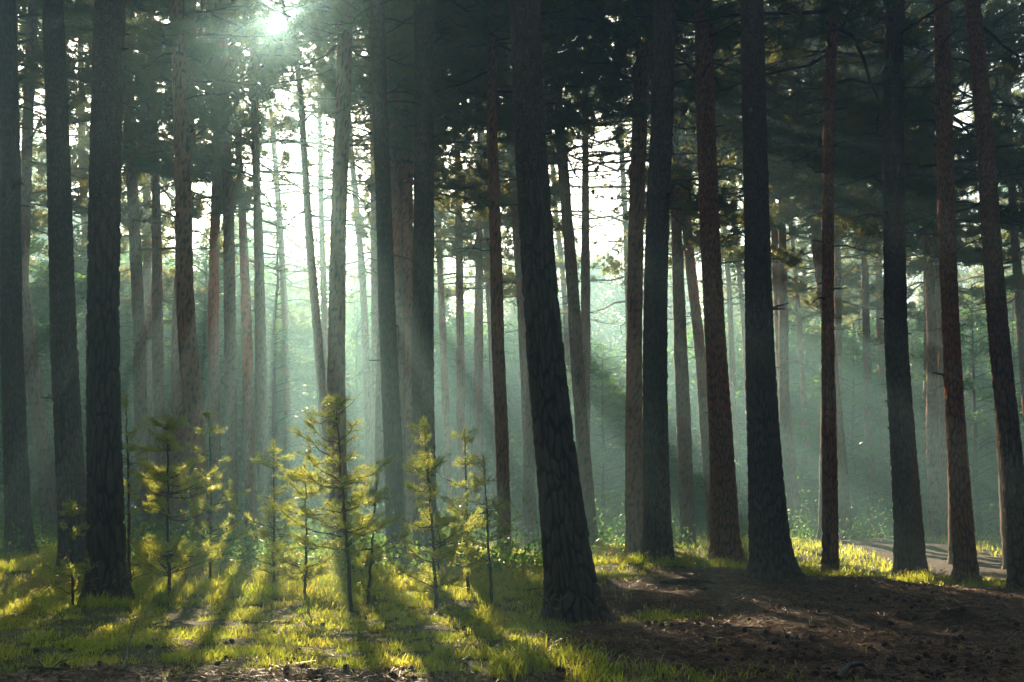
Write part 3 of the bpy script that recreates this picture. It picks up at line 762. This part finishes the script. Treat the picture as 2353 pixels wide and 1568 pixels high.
for i, (pts, dep, half, dens, lab) in enumerate(SAPS):
    r = np.random.default_rng(500 + i)
    p = np.array(pts, float)
    W = at(p[:, 0], p[:, 1], dep)
    W[0, 2] = min(W[0, 2], float(ground(W[0, 0], dep)) + .0); 
    if W[0, 2] < float(ground(W[0, 0], dep)) - .02: pass
    base = np.array([W[0, 0], dep, float(ground(W[0, 0], dep))])
    W[0] = base - [0, 0, .05]
    hgt = W[-1, 2] - base[2]
    s = np.linspace(0, 1, 24)
    cum = np.concatenate([[0], np.cumsum(np.linalg.norm(np.diff(W, axis=0), axis=1))]); cum /= cum[-1]
    S = np.stack([np.interp(s, cum, W[:, c]) for c in range(3)], 1)
    S[1:-1] += r.normal(0, .006, (22, 3))
    gt = Geo(); gt.tube(S, np.linspace(.019, .005, 24) * (.6 + .3 * hgt), 7)
    g = Geo(); TP = []; TD = []
    spread = half * K / F * dep
    nw = max(4, int(hgt / .25)); f0 = .26 if 'bare' in lab else .12
    for w_ in range(nw):
        f = f0 + (1 - f0) * (w_ + r.uniform(-.7, .7)) / nw
        f = min(max(f, .05), .98)
        nb = int(r.integers(5, 9) * min(1.4, max(.8, dens)))
        for b in range(nb):
            o = np.array([np.interp(min(.99, f + r.normal(0, .012)), s, S[:, c]) for c in range(3)])
            azi = r.uniform(0, 6.28); d = np.array([math.cos(azi), math.sin(azi), 0])
            prof = (min(1, 1.2 * (1 - f) ** .7 + .14)) * (.7 + .3 * min(1, f / .35))
            Lb = spread * prof * r.choice([.35, .6, .85, 1.1, 1.4])
            q = np.linspace(0, 1, 6); sag = r.uniform(-.15, .45)
            Pb = o + d * (q * Lb)[:, None] + np.array([0, 0, 1]) * ((sag * q + .25 * q ** 3) * Lb)[:, None] + np.cumsum(r.normal(0, .016, (6, 3)), 0)
            g.tube(Pb, np.linspace(.007, .0025, 6) * (.6 + Lb), 4)
            if r.uniform() < .12: continue               # dead twig
            shoots = [(Pb, .55 if Lb > .3 else .3)]
            for k_ in range(int(3 + 7 * Lb)):
                qq = r.uniform(.4, .97); p0 = np.array([np.interp(qq, q, Pb[:, c]) for c in range(3)])
                e = unit(d * r.uniform(.2, 1) + np.array([-d[1], d[0], 0]) * r.choice([-1, 1]) * r.uniform(.3, 1.1) + [0, 0, r.uniform(.0, .7)]) * r.uniform(.07, .20) * (.5 + Lb)
                Q = np.stack([p0, p0 + e * .5, p0 + e]); g.tube(Q, [.003, .0025, .002], 3); shoots.append((Q, .25))
            for (Q, st) in shoots:
                ln = np.linalg.norm(np.diff(Q, axis=0), axis=1).sum()
                n = int(max(3, ln * (1 - st) / .010) * dens)
                a = r.uniform(st, 1.0, n); cu = np.linspace(0, 1, len(Q))
                TP.append(np.stack([np.interp(a, cu, Q[:, c]) for c in range(3)], 1)); TD.append(np.repeat(unit(Q[-1] - Q[0])[None], n, 0))
    a = r.uniform(.86, 1.0, int(60 * dens)); TP.append(np.stack([np.interp(a, s, S[:, c]) for c in range(3)], 1)); TD.append(np.repeat(np.array([[0, 0, 1.]]), len(a), 0))
    TP = np.concatenate(TP); TD = np.concatenate(TD)
    kp = r.uniform(size=len(TP)) < .62; TP = TP[kp]; TD = TD[kp]
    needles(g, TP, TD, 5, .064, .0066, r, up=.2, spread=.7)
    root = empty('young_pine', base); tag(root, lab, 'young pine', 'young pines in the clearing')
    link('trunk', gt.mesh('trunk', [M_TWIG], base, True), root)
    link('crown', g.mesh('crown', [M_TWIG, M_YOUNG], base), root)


# ---------------------------------------------------------------- ground
def grassy(x, y):
    """how grassy the floor is, 0..1"""
    n = (fbm(x * .9, y * .9, 21) - .5)
    edge = .15 + .15 * (y - 8)
    left = smooth(.45, -.45, x - edge + n * 1.6) * smooth(8.6, 9.6, y + n * 2.2)
    crest = smooth(1.5, .7, abs(y - 19.6 + .12 * (x - 3))) * smooth(.6, 1.5, x) * smooth(6.2, 5.2, x)
    tuft = np.exp(-(((x - 7.3) / 1.0) ** 2 + ((y - 19.5) / .6) ** 2))
    tuft2 = .8 * np.exp(-(((x - 1.7) / .6) ** 2 + ((y - 13.6) / .5) ** 2)) + .55 * np.exp(-(((x - 1.2) / .9) ** 2 + ((y - 8.5) / .6) ** 2))
    back = smooth(20.6, 22.5, y + 2.5 * (x < .5)) * (.5 + .9 * n)
    g = np.maximum.reduce([left, crest, tuft, tuft2, back])
    g = np.maximum(g, smooth(1.0, .3, abs(x - 12.2)) * smooth(21, 22, y) * smooth(30, 27, y))
    return np.clip(g * (1 - pathmask(x, y)), 0, 1)


def pathmask(x, y):
    c = 9.9 + .10 * (y - 25) + .5 * np.sin((y - 18) * .2)
    w = 1.6 + (fbm(x, y, 44) - .5) * .8
    return smooth(w + .35, w - .1, abs(x - c)) * smooth(21.5, 23, y) * smooth(46, 40, y)


ny, nx = 420, 420
ty = np.linspace(0, 1, ny); yy = np.concatenate([[-40, -20, -8, 0], 4 + 8 * ty + 118 * ty ** 2.8])
sx = np.linspace(-1, 1, nx); sx = .28 * sx + .72 * sx ** 3
Wd = np.minimum(np.maximum(40, 30 + yy * 1.1), 110)
Y = np.repeat(yy[:, None], nx, 1); X = sx[None] * Wd[:, None]
Z = ground(X, Y)
V = np.stack([X, Y, Z], -1).reshape(-1, 3)
i = np.arange(len(yy) - 1)[:, None] * nx; j = np.arange(nx - 1)[None]
q = np.stack([i + j, i + j + 1, i + nx + j + 1, i + nx + j], -1).reshape(-1, 4)
gm, nt, out = new_mat('forest_floor'); L = nt.links
geo = nt.nodes.new('ShaderNodeNewGeometry'); pos = geo.outputs['Position']
a_ = nt.nodes.new('ShaderNodeAttribute'); a_.attribute_name = 'grassy'
n1 = noise(nt, 22, 6, .75, pos); n2 = noise(nt, 2.5, 4, .6, pos)
lit = ramp(nt, n1.outputs[0], [(.3, (.022, .011, .007)), (.5, (.075, .036, .021)), (.68, (.17, .085, .046))])
mos = ramp(nt, n1.outputs[0], [(.3, (.02, .03, .009)), (.5, (.07, .085, .016)), (.72, (.19, .17, .035))])
col = mixc(nt, maprange(nt, a_.outputs['Fac'], .2, .7), lit.outputs[0], mos.outputs[0])
p = N(nt, 'ShaderNodeBsdfPrincipled', Roughness=.85); p.inputs['Specular IOR Level'].default_value = .3
L.new(col, p.inputs['Base Color'])
b = N(nt, 'ShaderNodeBump', Strength=1.0, Distance=.06); L.new(n1.outputs[0], b.inputs['Height']); L.new(b.outputs[0], p.inputs['Normal'])
L.new(p.outputs[0], out.inputs[0])
me = mesh_from('ground', V, [q], [gm], None, {'grassy': grassy(V[:, 0], V[:, 1])})
tag(link('ground', me), kind='structure')

# the sandy path, a sheet lying on the floor
py = np.linspace(21.5, 45, 90); cxs = 9.9 + .10 * (py - 25) + .5 * np.sin((py - 18) * .2)
wv = np.linspace(-1, 1, 13)
hw = 1.7 + (fbm(py * .8, py * 0, 44) - .5) * .5
PX = cxs[:, None] + wv[None] * hw[:, None]; PY = np.repeat(py[:, None], 13, 1)
PZ = ground(PX, PY) + .02 - .03 * wv[None] ** 2
i = np.arange(89)[:, None] * 13; j = np.arange(12)[None]
q = np.stack([i + j, i + j + 1, i + 14 + j, i + 13 + j], -1).reshape(-1, 4)
M_PATH = plain_mat('trodden_sand', (.03, .021, .016), (.075, .052, .038), 9, .9, .2, .8, .03)
tag(link('path', mesh_from('path', np.stack([PX, PY, PZ], -1).reshape(-1, 3), [q], [M_PATH])), kind='structure')


# ---------------------------------------------------------------- grass
def blades(x, y, h, w, r, mat, name, lean=.45):
    n = len(x); z = ground(x, y)
    az = r.uniform(0, 6.28, n); d = np.stack([np.cos(az), np.sin(az), np.zeros(n)], 1)
    sd = np.stack([-np.sin(az + r.normal(0, .5, n)), np.cos(az), np.zeros(n)], 1)
    ln = h * lean * r.uniform(.3, 1.6, n)
    o = np.stack([x, y, z - .01], 1)
    V = []
    for f, wf in ((0, 1), (.4, .85), (.75, .5)):
        c = o + d * (ln * f ** 2)[:, None] + np.array([0, 0, 1]) * (h * (f - .18 * f ** 3))[:, None]
        V += [c - sd * (w * wf / 2)[:, None], c + sd * (w * wf / 2)[:, None]]
    V.append(o + d * ln[:, None] + np.array([0, 0, 1]) * (h * .8)[:, None])
    V = np.stack(V, 1).reshape(-1, 3); b0 = np.arange(n)[:, None] * 7
    Q = np.concatenate([b0 + np.array([[0, 1, 3, 2]]), b0 + np.array([[2, 3, 5, 4]])]); T = b0 + np.array([[4, 5, 6]])
    return mesh_from(name, V, [Q, T], [mat], [0, 0], None, True)


r = np.random.default_rng(900)
n = 330000
y = 8.2 + 13.4 * r.uniform(size=n); x = r.uniform(-.54, .54, n) * y
den = grassy(x, y)
cl = fbm(x * 3.5, y * 3.5, 61)
keep = r.uniform(size=n) < np.clip(den * (.15 + 1.2 * smooth(.38, .66, cl)), 0.010, 1)
x = x[keep]; y = y[keep]; cl = cl[keep]
tall = smooth(14.2, 16.5, y - .25 * x) * (x < .9)
crest = smooth(1.3, .5, abs(y - 19.6 + .12 * (x - 3))) * (x > .8) * (x < 6)
tuft = 1.3 * np.exp(-(((x - 7.3) / 1.0) ** 2 + ((y - 19.5) / .65) ** 2)) + np.exp(-(((x + .25) / .35) ** 2 + ((y - 13.2) / .35) ** 2)) + .8 * np.exp(-(((x - .35) / .7) ** 2 + ((y - 9.4) / 1.0) ** 2)) + .8 * np.exp(-(((x + 2.3) / .5) ** 2 + ((y - 14.2) / .5) ** 2))
h = (.02 + .05 * r.uniform(size=len(x)) ** 2 + .12 * tall * r.uniform(size=len(x)) + .10 * crest * r.uniform(.3, 1, len(x)) + .16 * tuft * r.uniform(.3, 1, len(x))) * (.45 + 1.4 * smooth(.35, .7, cl))
tag(link('grass', blades(x, y, h, .005 + .006 * r.uniform(size=len(x)) + .025 * h, r, M_GRASS, 'grass', .6)), 'short grass and moss growing over the clearing floor', 'grass', kind='stuff')

n = 130000
y = 21.2 + 26 * r.uniform(size=n) ** 1.2; x = r.uniform(-.5, .5, n) * y
keep = r.uniform(size=n) < grassy(x, y) * (.3 + 1.2 * smooth(.35, .6, fbm(x * 1.5, y * 1.5, 62)))
x = x[keep]; y = y[keep]
h = .06 + .2 * r.uniform(size=len(x)) * smooth(18, 26, y + 3 * (x < 2))
tag(link('far_grass', blades(x, y, h, .012 + .012 * r.uniform(size=len(x)), r, M_GRASS, 'far_grass', .6)), 'longer grass spreading under the trees behind the clearing', 'grass', kind='stuff')

# dry seeding grasses
pts = []
for (n, xr, yr) in ((420, (-7, .8), (14.6, 19.0)), (90, (-7.5, -5.0), (12.5, 16)), (150, (1.4, 5.4), (18.9, 20.4)), (40, (6.5, 8.2), (19.0, 20.0)), (60, (-.6, 1.2), (12.6, 16))):
    pts.append(np.stack([r.uniform(*xr, n), r.uniform(*yr, n)], 1))
pts = np.concatenate(pts); g = Geo()
zz_ = ground(pts[:, 0], pts[:, 1])
for (x0, y0), z0 in zip(pts, zz_):
    h0 = r.uniform(.22, .5); az = r.uniform(0, 6.28); d = np.array([math.cos(az), math.sin(az), 0])
    if x0 > 1.3: h0 *= .75
    s = np.linspace(0, 1, 7); bend = r.uniform(.15, .45)
    P = np.array([x0, y0, z0]) + d * (bend * h0 * s ** 3 * 1.3)[:, None] + np.array([0, 0, 1]) * (h0 * (s - .22 * s ** 4))[:, None]
    g.tube(P, np.linspace(.0022, .0012, 7), 3, 0)
    a = r.uniform(.72, 1.02, 22); c = np.stack([np.interp(a, s, P[:, k_]) for k_ in range(3)], 1)
    dd = unit(np.repeat((P[-1] - P[-2])[None], 22, 0) * 8 + r.normal(0, .35, (22, 3)) + [0, 0, -.3]); ss = unit(np.cross(dd, r.normal(size=(22, 3))))
    g.tris(c - ss * .003, c + ss * .003, c + dd * r.uniform(.02, .045, (22, 1)), 0)
tag(link('dry_grass', g.mesh('dry_grass', [M_DRY], (0, 0, 0), True)), 'dry seed-headed grass stems bending among the young pines', 'grass', kind='stuff')

# needle litter and fallen leaves
n = 120000
y = 7.6 + 13 * r.uniform(size=n) ** 1.2; x = r.uniform(-.54, .56, n) * y
keep = r.uniform(size=n) < np.clip(1.05 - 1.1 * grassy(x, y), .06, 1) * (.35 + .65 * (fbm(x * 4, y * 4, 8) > .45))
x = x[keep]; y = y[keep]; n = len(x)
z = ground(x, y) + .008 + .02 * r.uniform(size=n) ** 2
az = r.uniform(0, 6.28, n); tl = r.normal(0, .22, n)
d = np.stack([np.cos(az) * np.cos(tl), np.sin(az) * np.cos(tl), np.sin(tl)], 1); ln = r.uniform(.03, .075, (n, 1))
sd = unit(np.stack([-np.sin(az), np.cos(az), r.normal(0, .5, n)], 1)) * r.uniform(.0025, .006, (n, 1))
c = np.stack([x, y, z], 1); g = Geo()
g.quads(c - d * ln - sd, c - d * ln + sd, c + d * ln + sd * .6, c + d * ln - sd * .6, 0)
n = 120
y = 8.4 + 9 * r.uniform(size=n); x = r.uniform(-.5, .54, n) * y; z = ground(x, y) + .02
c = np.stack([x, y, z], 1); a = unit(np.stack([r.normal(size=n), r.normal(size=n), r.normal(0, .3, n)], 1)); b = unit(np.cross(a, np.array([0, 0, 1.]) + r.normal(0, .35, (n, 3)))); sz = r.uniform(.02, .045, (n, 1))
g.quads(c, c + a * sz * .5 + b * sz * .35, c + a * sz, c + a * sz * .5 - b * sz * .35, 1)
tag(link('needle_litter', g.mesh('needle_litter', [M_LITTER, M_LEAF])), 'brown fallen needles and odd leaves strewn over bare ground', 'litter', kind='stuff')


# ---------------------------------------------------------------- pine cones, each one an object
def cone_mesh():
    nu, nv = 22, 16; U = np.arange(nu) / nu * 2 * math.pi; Vv = np.linspace(0, 1, nv)
    VV, UU = np.meshgrid(Vv, U, indexing='ij')
    rad = .021 * np.sin(math.pi * np.clip(VV * .93 + .05, 0, 1)) ** .75 * (1.12 - .45 * VV)
    sc = np.maximum(0, np.cos(UU * 8 - VV * 20)) * np.maximum(0, np.cos(UU * 5 + VV * 26) + .4)
    rad = rad * (.72 + .42 * sc)
    X = rad * np.cos(UU); Yc = rad * np.sin(UU); Zc = (VV - .5) * .055
    V = np.stack([X, Zc, Yc + .017], -1).reshape(-1, 3)
    i = np.arange(nv - 1)[:, None] * nu; j = np.arange(nu)[None]; j2 = (j + 1) % nu
    q = np.stack([i + j, i + j2, i + nu + j2, i + nu + j], -1).reshape(-1, 4)
    return mesh_from('pine_cone', V, [q, np.arange(nu)[None], (np.arange(nu) + (nv - 1) * nu)[None]], [M_CONE], None, None, False)


cone = cone_mesh()
first = None; r = np.random.default_rng(41); cnt = 0
while cnt < 270:
    if cnt < 195: dx, dy = r.uniform(1380, 2340), 1568 - 215 * r.uniform() ** 1.15
    elif cnt < 235: dx, dy = r.uniform(20, 1300), r.uniform(1535, 1566)
    else: dx, dy = r.uniform(60, 1150), r.uniform(1420, 1540)
    if dy < 1330 + 20 * (dx < 1700): continue
    h = hit(dx, dy)
    if h[1] > 19: continue
    z = float(ground(h[0], h[1]))
    if first is None:
        first = link('pine_cone', cone); o = first
    else:
        o = first.copy(); COL.objects.link(o)
    o.location = (h[0], h[1], z - .004); o.rotation_euler = (r.normal(0, .3), r.normal(0, .3), r.uniform(0, 6.28)); s = r.uniform(.9, 1.5); o.scale = (s, s, s)
    tag(o, 'small dark fallen pine cone lying on the forest floor', 'pine cone', 'pine cones scattered over the forest floor')
    cnt += 1


# ---------------------------------------------------------------- fallen sticks
def stick(pts, rad, label, fork=None, lift=.015):
    W = []
    for (dx, dy, up) in pts:
        h = hit(dx, dy); h[2] = float(ground(h[0], h[1])) + lift + up; W.append(h)
    W = np.array(W); s = np.linspace(0, 1, 14); c = np.linspace(0, 1, len(W)); g = Geo()
    P = np.stack([np.interp(s, c, W[:, k_]) for k_ in range(3)], 1) + r.normal(0, rad * .35, (14, 3))
    g.tube(P, rad * (1 - .6 * s), 7)
    if fork:
        for (f, vx, vy, vz) in fork:
            o = np.array([np.interp(f, s, P[:, k_]) for k_ in range(3)]); e = np.array([vx, vy, vz])
            g.tube([o, o + e * .5 + r.normal(0, .01, 3), o + e], [rad * .6, rad * .45, rad * .2], 5)
    base = W[0]
    tag(link('fallen_stick', g.mesh('fallen_stick', [M_STICK], base, True), None, base), label, 'stick')


stick([(280, 1552, 0), (292, 1520, .06), (296, 1508, .13), (312, 1492, .22)], .011, 'upright crooked twig poking up at the bottom left')
stick([(352, 1442, .02), (382, 1430, .02), (445, 1445, .01)], .012, 'bent grey stick lying on the lit moss', [(.4, .12, .1, .03)])
stick([(300, 1428, .01), (360, 1420, .01)], .010, 'short stick on the ground just left of the bent grey stick')
stick([(1020, 1408, .01), (1075, 1404, .02), (1130, 1408, .01)], .016, 'dark stick beside the bright grass tuft in the middle', [(.5, .1, -.1, .03)])
stick([(1520, 1342, .02), (1580, 1338, .02), (1640, 1344, .01)], .030, 'thick fallen branch resting below the grassy crest')
stick([(1925, 1563, .0), (1950, 1552, .05), (1985, 1546, .05), (2030, 1556, .0)], .028, 'curved bluish-grey branch at the bottom edge on the right')
stick([(60, 1530, .01), (110, 1545, .03), (160, 1552, .01)], .014, 'forked stick in the shade at the bottom left corner', [(.6, .1, .12, .06), (.4, -.1, .1, .08)])
stick([(1710, 1447, .01), (1770, 1450, .01)], .009, 'straight thin stick lying among the cones on bare litter')

# ---------------------------------------------------------------- the misty air
me = bpy.data.meshes.new('haze')
x0, x1, y0, y1, z0, z1 = -115, 115, -44, 136, -2.2, 27.5
me.from_pydata([(x0, y0, z0), (x1, y0, z0), (x1, y1, z0), (x0, y1, z0), (x0, y0, z1), (x1, y0, z1), (x1, y1, z1), (x0, y1, z1)], [],
               [(0, 3, 2, 1), (4, 5, 6, 7), (0, 1, 5, 4), (1, 2, 6, 5), (2, 3, 7, 6), (3, 0, 4, 7)])
m, nt, out = new_mat('misty_air'); m.cycles.volume_sampling = 'DISTANCE'
v = nt.nodes.new('ShaderNodeVolumePrincipled')
v.inputs['Color'].default_value = (.34, .79, 1.0, 1); v.inputs['Density'].default_value = .0080; v.inputs['Anisotropy'].default_value = .46
v.inputs['Density Attribute'].default_value = ''; v.inputs['Temperature Attribute'].default_value = ''
v2 = nt.nodes.new('ShaderNodeVolumePrincipled')      # the larger droplets scatter mostly forward: the glow round the sun
v2.inputs['Color'].default_value = (1.0, .78, .42, 1); v2.inputs['Density'].default_value = .0012; v2.inputs['Anisotropy'].default_value = .92
v2.inputs['Density Attribute'].default_value = ''; v2.inputs['Temperature Attribute'].default_value = ''
ad = nt.nodes.new('ShaderNodeAddShader'); nt.links.new(v.outputs[0], ad.inputs[0]); nt.links.new(v2.outputs[0], ad.inputs[1])
nt.links.new(ad.outputs[0], out.inputs['Volume']); me.materials.append(m)
tag(link('haze', me), 'thin morning mist hanging among the pines', 'haze', kind='stuff')

# ---------------------------------------------------------------- light, sky, camera
elev = math.asin(SUN[2]); azim = math.atan2(SUN[0], SUN[1])
w = bpy.data.worlds.new('World'); SC.world = w; w.use_nodes = True
nt = w.node_tree; bg = nt.nodes['Background']
sky = nt.nodes.new('ShaderNodeTexSky'); sky.sky_type = 'NISHITA'; sky.sun_disc = False
sky.sun_elevation = elev; sky.sun_rotation = azim; sky.dust_density = 5.0
nt.links.new(sky.outputs[0], bg.inputs[0]); bg.inputs[1].default_value = .05
w.cycles.sampling_method = 'NONE'
sd = bpy.data.lights.new('sun', 'SUN'); sd.energy = 5.0; sd.angle = math.radians(.5); sd.color = (1.0, .76, .49)
so = bpy.data.objects.new('sun', sd); COL.objects.link(so)
from mathutils import Vector
so.rotation_euler = Vector(tuple(SUN)).to_track_quat('Z', 'Y').to_euler(); so.location = (0, 0, 40)

cam = bpy.data.cameras.new('camera'); cam.lens = 40.0; cam.sensor_width = 36; cam.clip_end = 1000; cam.clip_start = .1
co = bpy.data.objects.new('camera', cam); COL.objects.link(co); co.location = tuple(CAM); co.rotation_euler = (math.pi / 2 + PITCH, 0, 0)
SC.camera = co
SC.view_settings.view_transform = 'Standard'; SC.view_settings.look = 'None'; SC.view_settings.gamma = 1; SC.view_settings.exposure = 2.75
c = SC.cycles
c.max_bounces = 5; c.diffuse_bounces = 2; c.glossy_bounces = 1; c.transmission_bounces = 3; c.volume_bounces = 0; c.transparent_max_bounces = 6
c.use_adaptive_sampling = True; c.adaptive_threshold = .01
c.use_denoising = True; c.denoiser = 'OPENIMAGEDENOISE'; c.caustics_reflective = False; c.caustics_refractive = False
c.sample_clamp_indirect = 4.0
SC.render.film_transparent = False
print('pines', len(PINES), 'faces', sum(len(o.data.polygons) for o in SC.objects if o.type == 'MESH'))
